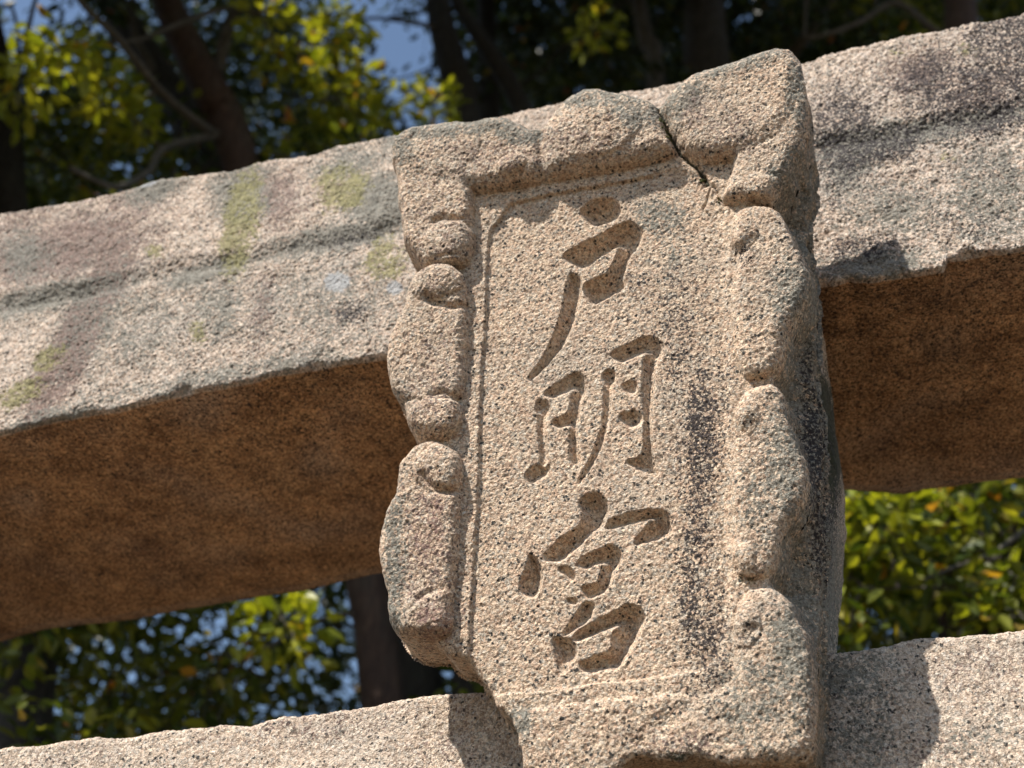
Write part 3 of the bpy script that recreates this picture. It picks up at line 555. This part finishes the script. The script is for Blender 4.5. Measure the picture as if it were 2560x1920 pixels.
# moss tufts in the crack
vs, fs = [], []
ico_v = np.array([(math.cos(a)*math.cos(b), math.sin(a)*math.cos(b), math.sin(b)) for b in (-1.2, -.5, .2, .9) for a in np.linspace(0, 2*np.pi, 9)[:-1]]+[(0, 0, 1)])
ico_f = [(i*8+j, i*8+(j+1) % 8, (i+1)*8+(j+1) % 8) for i in range(3) for j in range(8)]+[(i*8+j, (i+1)*8+(j+1) % 8, (i+1)*8+j) for i in range(3) for j in range(8)]+[(24+j, 24+(j+1) % 8, 32) for j in range(8)]
for (mx, my, r, n_) in ((1654, 296, .005, 7), (1662, 314, .005, 8), (1672, 335, .004, 6), (1752, 424, .005, 7), (1793, 478, .003, 4)):
    c = on_plaque(np.array([[mx, my]], float), .03)[0]
    for _ in range(n_):
        u, v = c+rng.normal(size=2)*.0024; iu = min(len(U1)-1, max(0, int((u-U1[0])/S))); iv = min(len(V1)-1, max(0, int((v-V1[0])/S)))
        p = G[iv, iu]+PN*.001; b0 = sum(len(q) for q in vs); vs.append(ico_v*r*rng.uniform(.35, .7)*rng.uniform(.8, 1.2, (len(ico_v), 1))+p); fs += [tuple(i+b0 for i in f) for f in ico_f]
o = link_mesh('moss', np.vstack(vs), np.array(fs), M['moss'], plaque); o['kind'] = 'stuff'

# ------------------------------------------------------------------ trees behind the gate
def tube(path, radii, sides=10, seed=0, sub=6, wob=.06):
    p = np.asarray(path, float); r = np.asarray(radii, float); q, rr = [], []
    n_ = len(p)
    for i in range(n_-1):
        a, b, c, d = p[max(i-1, 0)], p[i], p[i+1], p[min(i+2, n_-1)]
        for t_ in np.linspace(0, 1, sub, endpoint=False):
            q.append(.5*((2*b)+(c-a)*t_+(2*a-5*b+4*c-d)*t_**2+(3*b-a-3*c+d)*t_**3)); rr.append(r[i]*(1-t_)+r[i+1]*t_)
    q.append(p[-1]); rr.append(r[-1]); q = np.array(q); rr = np.array(rr)
    tan = np.gradient(q, axis=0); tan /= np.linalg.norm(tan, axis=1)[:, None]+1e-9
    ref = np.array([.31, .95, .1]); s1 = np.cross(tan, ref); s1 /= np.linalg.norm(s1, axis=1)[:, None]+1e-9; s2 = np.cross(tan, s1)
    a = np.linspace(0, 2*np.pi, sides, endpoint=False)
    V_ = q[:, None]+rr[:, None, None]*(np.cos(a)[None, :, None]*s1[:, None]+np.sin(a)[None, :, None]*s2[:, None])
    nn = noise3(V_, 6/max(.05, rr.max()*4), seed)*wob+noise3(V_, 22, seed+5)*.05
    V_ = q[:, None]+(V_-q[:, None])*(1+nn[..., None])
    i = np.arange(len(q)*sides).reshape(len(q), sides); j = np.roll(i, -1, 1)
    f = np.stack([i[:-1], j[:-1], j[1:], i[1:]], -1).reshape(-1, 4)
    return V_.reshape(-1, 3), f
def merge(parts):
    vs, fs, b = [], [], 0
    for v, f in parts: vs.append(v); fs.append(f+b); b += len(v)
    return np.vstack(vs), np.vstack(fs)
def leaves(centres, radii, counts, size, seed, droop=.25, flat=.7):
    r = np.random.default_rng(seed); c = np.repeat(centres, counts, 0); R = np.repeat(radii, counts)
    n_ = len(c); d = r.normal(size=(n_, 3)); d /= np.linalg.norm(d, axis=1)[:, None]
    p = c+d*(R*r.uniform(.15, 1, n_)**.6)[:, None]*np.array([1, 1, flat])
    ax = d*np.array([1, 1, .4])+r.normal(size=(n_, 3))*.7; ax[:, 2] -= droop; ax /= np.linalg.norm(ax, axis=1)[:, None]
    up_v = r.normal(size=(n_, 3))*.55+np.array([0, 0, 1.0]); sd2 = np.cross(ax, up_v); sd2 /= np.linalg.norm(sd2, axis=1)[:, None]+1e-9
    nm = np.cross(sd2, ax)
    L = size*r.uniform(.65, 1.25, n_)[:, None]; Wd = L*r.uniform(.19, .26, n_)[:, None]
    fold = r.uniform(.1, .5, n_)[:, None]; curl = r.uniform(-.05, .22, n_)[:, None]
    v0 = p; v3 = p+ax*L-nm*L*curl
    l1 = p+ax*L*.32-sd2*Wd+nm*Wd*fold; l2 = p+ax*L*.68-sd2*Wd*.86+nm*Wd*fold-nm*L*curl*.5
    r1_ = p+ax*L*.32+sd2*Wd+nm*Wd*fold; r2_ = p+ax*L*.68+sd2*Wd*.86+nm*Wd*fold-nm*L*curl*.5
    V_ = np.stack([v0, l1, l2, v3, r2_, r1_], 1).reshape(-1, 3)
    b = np.arange(n_)[:, None]*6
    f = np.stack([b+np.array([0, 1, 2, 3]), b+np.array([0, 3, 4, 5])], 1).reshape(-1, 4)
    return V_, f

def bent(a, b, r, amt=.12):
    m1 = a*.66+b*.34; m2 = a*.33+b*.67; L = np.linalg.norm(b-a)
    return [a, m1+r.normal(size=3)*L*amt*.5, m2+r.normal(size=3)*L*amt*.5, b]

# trunk paths: (pixel of the photograph, horizontal distance from the lens); each goes on down to its foot
TREES = [
 dict(bark='bark_red', leaf='leaf_fresh', D=5.6, foot=(-.05, 4.1), r=.12, trunk=[((935, 1560), 5.6, .095), ((600, 405), 5.5, .110), ((537, 249), 5.45, .115), ((472, 124), 5.4, .10), ((400, -40), 5.35, .085), ((330, -260), 5.3, .05)],
      limbs=[([((545, 180), 5.45), ((568, 80), 5.35), ((600, -10), 5.3), ((640, -150), 5.2)], .045), ([((542, 338), 5.45), ((497, 308), 5.3), ((398, 224), 5.1), ((298, 100), 4.9), ((199, 0), 4.8), ((120, -140), 4.7)], .030), ([((542, 338), 5.45), ((447, 358), 5.25), ((398, 380), 5.15), ((373, 428), 5.1), ((298, 467), 5.0), ((239, 452), 4.95), ((174, 418), 4.9)], .026), ([((600, 20), 5.3), ((547, 25), 5.1), ((447, 60), 5.0), ((348, 99), 4.95), ((249, 107), 4.9)], .018)],
      label='reddish trunked tree leaning left behind the lintel, sunlit yellow green leaves'),
 dict(bark='bark_dark', leaf='leaf_dark', D=6.6, foot=(.6, 5.6), r=.2, trunk=[((1010, 1500), 6.6, .12), ((497, 360), 6.6, .13), ((390, 180), 6.6, .12), ((278, 0), 6.6, .11), ((200, -200), 6.6, .07)], limbs=[([((420, 230), 6.6), ((330, 60), 6.4), ((360, -120), 6.3)], .04)],
      label='dark trunked tree leaning left just behind the reddish trunk'),
 dict(bark='bark_dark', leaf='leaf_fresh', D=5.8, foot=(-2.2, 3.6), r=.16, trunk=[((90, 1500), 5.8, .12), ((22, 500), 5.8, .10), ((8, 250), 5.8, .09), ((-30, 60), 5.8, .08), ((-80, -150), 5.8, .05)], limbs=[([((10, 300), 5.8), ((55, 150), 5.6), ((80, 30), 5.5), ((110, -60), 5.4)], .022), ([((50, 170), 5.6), ((95, 100), 5.5), ((165, 65), 5.4), ((240, 50), 5.3)], .014), ([((15, 260), 5.8), ((45, 130), 5.6), ((30, 20), 5.5), ((-10, 22), 5.5)], .015)],
      label='dark slim tree at the left edge of the view with bare forking twigs'),
 dict(bark='bark_dark', leaf='leaf_fresh', D=6.4, foot=(.2, 4.9), r=.19, trunk=[((1200, 1500), 6.4, .15), ((1160, 330), 6.4, .125), ((1135, 180), 6.35, .115), ((1100, 40), 6.3, .10), ((1075, -160), 6.3, .07)], limbs=[([((1330, 330), 6.4), ((1280, 220), 6.4), ((1210, 110), 6.3), ((1150, 20), 6.3), ((1120, -60), 6.3)], .085), ([((1105, 70), 6.3), ((1020, 55), 6.1), ((930, 45), 6.0), ((860, 60), 5.9)], .020)],
      label='black trunk with a diagonal fork beside the patch of open sky'),
 dict(bark='bark_dark', leaf='leaf_dark', D=7.6, foot=(.8, 6.2), r=.19, trunk=[((1235, 1500), 7.6, .14), ((1225, 300), 7.6, .10), ((1215, 100), 7.6, .09), ((1210, -200), 7.6, .06)], limbs=[],
      label='thin upright dark tree between the forked trunk and the plaque top'),
 dict(bark='bark_grey', leaf='leaf_dark', D=7.0, foot=(1.6, 5.4), r=.15, trunk=[((1650, 1500), 7.0, .11), ((1640, 220), 7.0, .075), ((1615, 100), 7.0, .07), ((1590, -30), 7.0, .06), ((1560, -220), 7.0, .04)], limbs=[],
      label='slender pale grey tree above the plaque, left of the thick grey trunk'),
 dict(bark='bark_grey', leaf='leaf_dark', D=7.8, foot=(2.4, 6.4), r=.30, trunk=[((1770, 1500), 7.8, .26), ((1768, 250), 7.8, .215), ((1762, 80), 7.8, .20), ((1750, -220), 7.8, .15)], limbs=[([((1960, 160), 7.8), ((2040, 60), 7.6), ((2100, -30), 7.5)], .06)],
      label='thick grey brown trunk rising behind the broken corner of the plaque'),
 dict(bark='bark_red', leaf='leaf_fresh', D=6.2, foot=(2.6, 4.6), r=.2, trunk=[((2440, 1750), 6.2, .16), ((2410, 300), 6.2, .12), ((2402, 60), 6.2, .115), ((2395, -220), 6.2, .08)], limbs=[([((2400, 120), 6.2), ((2330, 70), 6.0), ((2240, 8), 5.9), ((2150, 55), 5.8), ((2060, 88), 5.7), ((2010, 95), 5.7)], .026), ([((2420, 1480), 6.1), ((2560, 1330), 5.2), ((2480, 1385), 5.0), ((2380, 1420), 4.9), ((2310, 1450), 4.8)], .014), ([((2440, 1560), 6.1), ((2560, 1440), 5.2), ((2480, 1450), 5.0), ((2420, 1465), 4.9), ((2190, 1472), 4.8)], .012)],
      label='reddish tree at the right, its bright leaves hanging under the lintel'),
]
# crown clumps: where foliage stands; the gaps let the sky through
HOLES = [(1025, 140, 125, 200), (70, 50, 150, 130), (130, 170, 70, 60), (1070, 290, 50, 40), (395, 110, 26, 40), (960, 30, 70, 40), (560, 1560, 34, 50), (440, 1620, 50, 44), (240, 1600, 70, 60), (130, 1780, 90, 60), (860, 1600, 30, 40), (320, 330, 36, 46), (270, 420, 46, 46), (750, 360, 50, 30), (60, 1660, 60, 50)]
def hole(x, y):
    m = 0
    for cx, cy, rx, ry in HOLES: m = max(m, 1.3-math.hypot((x-cx)/rx, (y-cy)/ry)*.75)
    return max(0., min(1., m))
cr_ = np.random.default_rng(29)
clumps = {i: [] for i in range(len(TREES))}
feet = []
for T_ in TREES: feet.append(np.array([at_dist(np.array([p], float), d)[0] for p, d, _ in T_['trunk']]))
def assign(p, want=None):
    best, bi = 1e9, 0
    for i, f in enumerate(feet):
        dd = np.min(np.linalg.norm((f-p)*np.array([1, 1, .6]), axis=1))
        if want and TREES[i]['leaf'] != want: dd += 4
        if dd < best: best, bi = dd, i
    return bi
KEEP = []
for T_ in (TREES[0], TREES[2], TREES[3], TREES[7]):
    KEEP.append((np.array([q[0] for q in T_['trunk']][1:], float), T_['D']))
    for lp, lr in T_['limbs']: KEEP.append((np.array([q[0] for q in lp], float), min(q[1] for q in lp)))
def in_the_way(x, y, D, r):
    for ln, d_ in KEEP:
        if D < d_+.5 and y < 520:
            if seg_dist(np.array([x]), np.array([y]), ln, False)[0] < 40+F*r*.55/8: return True
    return False
for _ in range(1050):
    x, y = cr_.uniform(-260, 2820), cr_.uniform(-330, 1960)
    if 560 < y < 1160 and cr_.uniform() < .75: continue
    right = x > 1150 and y < 500
    if cr_.uniform() < hole(x, y)*1.15: continue
    if x < 1150 and cr_.uniform() < .18: continue
    if 640 < x < 1260 and y > 1380: continue
    D = cr_.uniform(5.2, 8.4) if not right else cr_.uniform(7.0, 10.5)
    if y > 1150: D = cr_.uniform(4.7, 7.6) if x > 1900 else cr_.uniform(5.2, 8.0)
    p = at_dist(np.array([[x, y]]), D)[0]; r = cr_.uniform(.20, .42)
    if in_the_way(x, y, D, r): continue
    clumps[assign(p)].append((p, r, int(520*r*r*(1.15 if right else 1)+26), .095))
# sunny sprays, and unseen clumps added up the sun's path to shade chosen hollows
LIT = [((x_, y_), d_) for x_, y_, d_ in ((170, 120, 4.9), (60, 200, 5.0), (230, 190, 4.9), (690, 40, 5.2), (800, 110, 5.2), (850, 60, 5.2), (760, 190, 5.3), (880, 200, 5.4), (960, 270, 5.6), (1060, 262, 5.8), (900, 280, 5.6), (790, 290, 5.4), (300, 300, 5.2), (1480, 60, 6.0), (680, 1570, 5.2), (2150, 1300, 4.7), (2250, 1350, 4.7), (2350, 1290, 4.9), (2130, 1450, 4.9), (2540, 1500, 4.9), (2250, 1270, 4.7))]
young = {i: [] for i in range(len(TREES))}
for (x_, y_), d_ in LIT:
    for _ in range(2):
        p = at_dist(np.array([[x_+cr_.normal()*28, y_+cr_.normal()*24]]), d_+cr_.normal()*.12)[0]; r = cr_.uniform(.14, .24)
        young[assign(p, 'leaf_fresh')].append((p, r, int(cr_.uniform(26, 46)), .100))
LIT3 = np.array([at_dist(np.array([p], float), d)[0] for p, d in LIT]); TS = np.array(TO_SUN)
def blocks_sun(p, r):
    v = p-LIT3; t_ = v@TS; dd = np.linalg.norm(v-t_[:, None]*TS, axis=1); return bool(np.any((t_ > 0) & (dd < r*.8+.10)))
for _ in range(1700):  # leaf clumps out of view, placed to keep sun off these spots
    u_ = cr_.uniform()
    if u_ < .24: x, y, D = cr_.uniform(-50, 1000), cr_.uniform(-40, 460), cr_.uniform(5.2, 7.0)
    elif u_ < .38: x, y, D = cr_.uniform(0, 760), cr_.uniform(1420, 1850), cr_.uniform(5.4, 7.2)
    elif u_ < .60: x, y, D = cr_.uniform(640, 1300), cr_.uniform(1380, 1800), cr_.uniform(5.4, 7.2)
    elif u_ < .85: x, y, D = cr_.uniform(1080, 2560), cr_.uniform(-40, 280), cr_.uniform(6.2, 8.2)
    else: x, y, D = cr_.uniform(250, 680), cr_.uniform(0, 420), cr_.uniform(5.4, 6.8)
    p = at_dist(np.array([[x, y]]), D)[0]; r = cr_.uniform(.4, .7)
    for t_ in np.arange(2.5, 9, .5):
        q3 = p+TS*t_; q = to_px(q3); m_ = F*r/max(2., np.linalg.norm(q3-CAM))+70
        if q[1] < -m_ or q[0] < -m_: break
    else: continue
    q3 = q3+TS*cr_.uniform(0, 1.2)
    if q3[1] < -.2 or blocks_sun(q3, r): continue
    clumps[assign(q3)].append((q3, r, int(120*r*r+14), .22))
# the boughs that arch forward over the gap, above the picture, and the crown tops
for _ in range(950):
    x, yy = cr_.uniform(-6.5, 4.5), cr_.uniform(.5, 7.2); d = math.hypot(x-CAM[0], yy-CAM[1])
    z = 1.6+d*math.tan(math.radians(cr_.uniform(60+4*max(0, 2.5-yy)/2, 76)))
    p = np.array([x, yy, z]); r = cr_.uniform(.4, .75)
    if yy < 1.6 and x > 0.2: continue
    q = to_px(p)
    if q[1] > -F*r/max(2., np.linalg.norm(p-CAM))-60 or blocks_sun(p, r): continue
    clumps[assign(p)].append((p, r, int(120*r*r+14), .22))
for _ in range(560):
    x, y = cr_.uniform(-300, 2860), cr_.uniform(-330, 1960)
    if 620 < y < 1120: continue
    D = cr_.uniform(8.4, 12.0); p = at_dist(np.array([[x, y]]), D)[0]; r = cr_.uniform(.45, .8)
    if cr_.uniform() < hole(x, y)*1.3: continue
    if x < 560 and y > 1300 and cr_.uniform() < .4: continue
    clumps[assign(p, 'leaf_dark')].append((p, r, int(230*r*r+20), .14))
for _ in range(260):
    x, y = cr_.uniform(1100, 2700), cr_.uniform(-300, 330); D = cr_.uniform(8.6, 12.5)
    if cr_.uniform() < hole(x, y)*1.3: continue
    p = at_dist(np.array([[x, y]]), D)[0]; r = cr_.uniform(.45, .8)
    clumps[assign(p, 'leaf_dark')].append((p, r, int(230*r*r+20), .14))
for i, T_ in enumerate(TREES):
    pts = feet[i]; rad = [q[2] for q in T_['trunk']]
    top = pts[0]; foot = np.array([top[0]+(top[0]-pts[1][0])*.15, top[1]+.15, -.15]); foot = foot*.5+np.array([top[0], top[1]+.2, -.15])*.5
    mid = foot*.5+top*.5+np.array([.05, .03, 0])
    t_root = thing('tree', T_['label'], 'tree', tuple(foot+np.array([0, 0, .15])), 'trees behind the gate')
    v, f = tube(np.vstack([foot, mid, pts]), [T_['r']*1.35, T_['r']]+rad, 14, i*3)
    link_mesh('trunk', v, f, M[T_['bark']], t_root)
    nodes = [np.linspace(pts[k_], pts[k_+1], 6) for k_ in range(len(pts)-1)]
    for lp, lr in T_['limbs']:
        lpts = np.array([at_dist(np.array([p], float), d)[0] for p, d in lp])
        v, f = tube(lpts, np.linspace(lr, lr*.45, len(lpts)), 8, i*3+1, wob=.10); link_mesh('branch', v, f, M[T_['bark'] if lr > .05 else 'bark_grey'], t_root)
        nodes += [np.linspace(lpts[k_], lpts[k_+1], 5) for k_ in range(len(lpts)-1)]
    crown_top = pts[-1]+np.array([(-.2, .15)[i % 2], -.5, 1.6]); v, f = tube([pts[-1], pts[-1]*.5+crown_top*.5+np.array([.1, .1, 0]), crown_top], [rad[-1], rad[-1]*.7, .02], 8, i)
    link_mesh('branch', v, f, M[T_['bark']], t_root); nodes.append(np.linspace(pts[-1], crown_top, 8))
    nodes = np.vstack(nodes); tw = []
    order = sorted(clumps[i]+young[i], key=lambda q: np.min(np.linalg.norm(nodes-q[0], axis=1)))
    tree_r = np.full(len(nodes), .017); grow = nodes.copy()
    for (p, r, n_, s_) in order:
        pen = np.where(grow[:, 2] > p[2]+.4, .5, 0)
        k_ = np.argmin(np.linalg.norm(grow-p, axis=1)+pen); a = grow[k_]; ra = max(.005, tree_r[k_]*.8)
        path = bent(a, p, cr_, .16)
        seen = to_px(p); seen = -250 < seen[0] < 2810 and -250 < seen[1] < 2000
        v, f = tube(path, np.linspace(ra, ra*.6, 4), 5 if seen else 3, i, 4 if seen else 1, .0); tw.append((v, f))
        grow = np.vstack([grow, path[1:]]); tree_r = np.concatenate([tree_r, np.linspace(ra*.9, ra*.6, 3)])
        for _ in range(3 if seen else 0):
            e_ = p+cr_.normal(size=3)*r*.6; v, f = tube(bent(p, e_, cr_), [.005, .004, .003, .002], 3, i, 1, .0); tw.append((v, f))
    if young[i]:
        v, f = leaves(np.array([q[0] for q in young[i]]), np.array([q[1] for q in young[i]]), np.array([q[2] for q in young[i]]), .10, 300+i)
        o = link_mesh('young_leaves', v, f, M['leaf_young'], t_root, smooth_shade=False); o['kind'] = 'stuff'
    if tw:
        v, f = merge(tw); o = link_mesh('twigs', v, f, M['bark_grey' if T_['bark'] != 'bark_dark' else 'bark_dark'], t_root); o['kind'] = 'stuff'
        sizes = sorted(set(q[3] for q in clumps[i])); lv = []
        for s_ in sizes:
            c_ = [q for q in clumps[i] if q[3] == s_]
            lv.append(leaves(np.array([q[0] for q in c_]), np.array([q[1] for q in c_]), np.array([q[2] for q in c_]), s_, 100+i*7))
        v, f = merge(lv)
        # the leaves that show largest are pieces of their own
        L6 = v.reshape(-1, 6, 3); q = to_px(L6[:, 0]); q2 = to_px(L6[:, 3]); dep = (L6[:, 0]-CAM)@FW
        qx, qy = q[:, 0], q[:, 1]
        openv = (qx > 5) & (qx < 2555) & (qy > 5) & (((qy < 510-.1925*qx) & (qx < 1000)) | ((qy < 500-.1925*qx) & (qy < 190) & (qx < 2000)) | ((qy < 500-.1925*qx) & (qx > 2050)) | ((qy > 1635-.18*qx) & (qy < 1850-.117*qx) & (qx < 930)) | ((qy > 1260) & (qy < 1560) & (qx > 2110)))
        score = np.where(openv & (dep > 0), np.linalg.norm(q-q2, axis=1), -1); big = np.argsort(-score)[:60]; big = big[score[big] > 24]
        for b_ in big: link_mesh('leaf', L6[b_], np.array([[0, 1, 2, 3], [0, 3, 4, 5]]), M[T_['leaf']], t_root, smooth_shade=False)
        keep = np.ones(len(L6), bool); keep[big] = False; v = L6[keep].reshape(-1, 3); f = (np.arange(keep.sum())[:, None, None]*6+np.array([[0, 1, 2, 3], [0, 3, 4, 5]])[None]).reshape(-1, 4)
        o = link_mesh('crown', v, f, M[T_['leaf']], t_root, smooth_shade=False); o['kind'] = 'stuff'
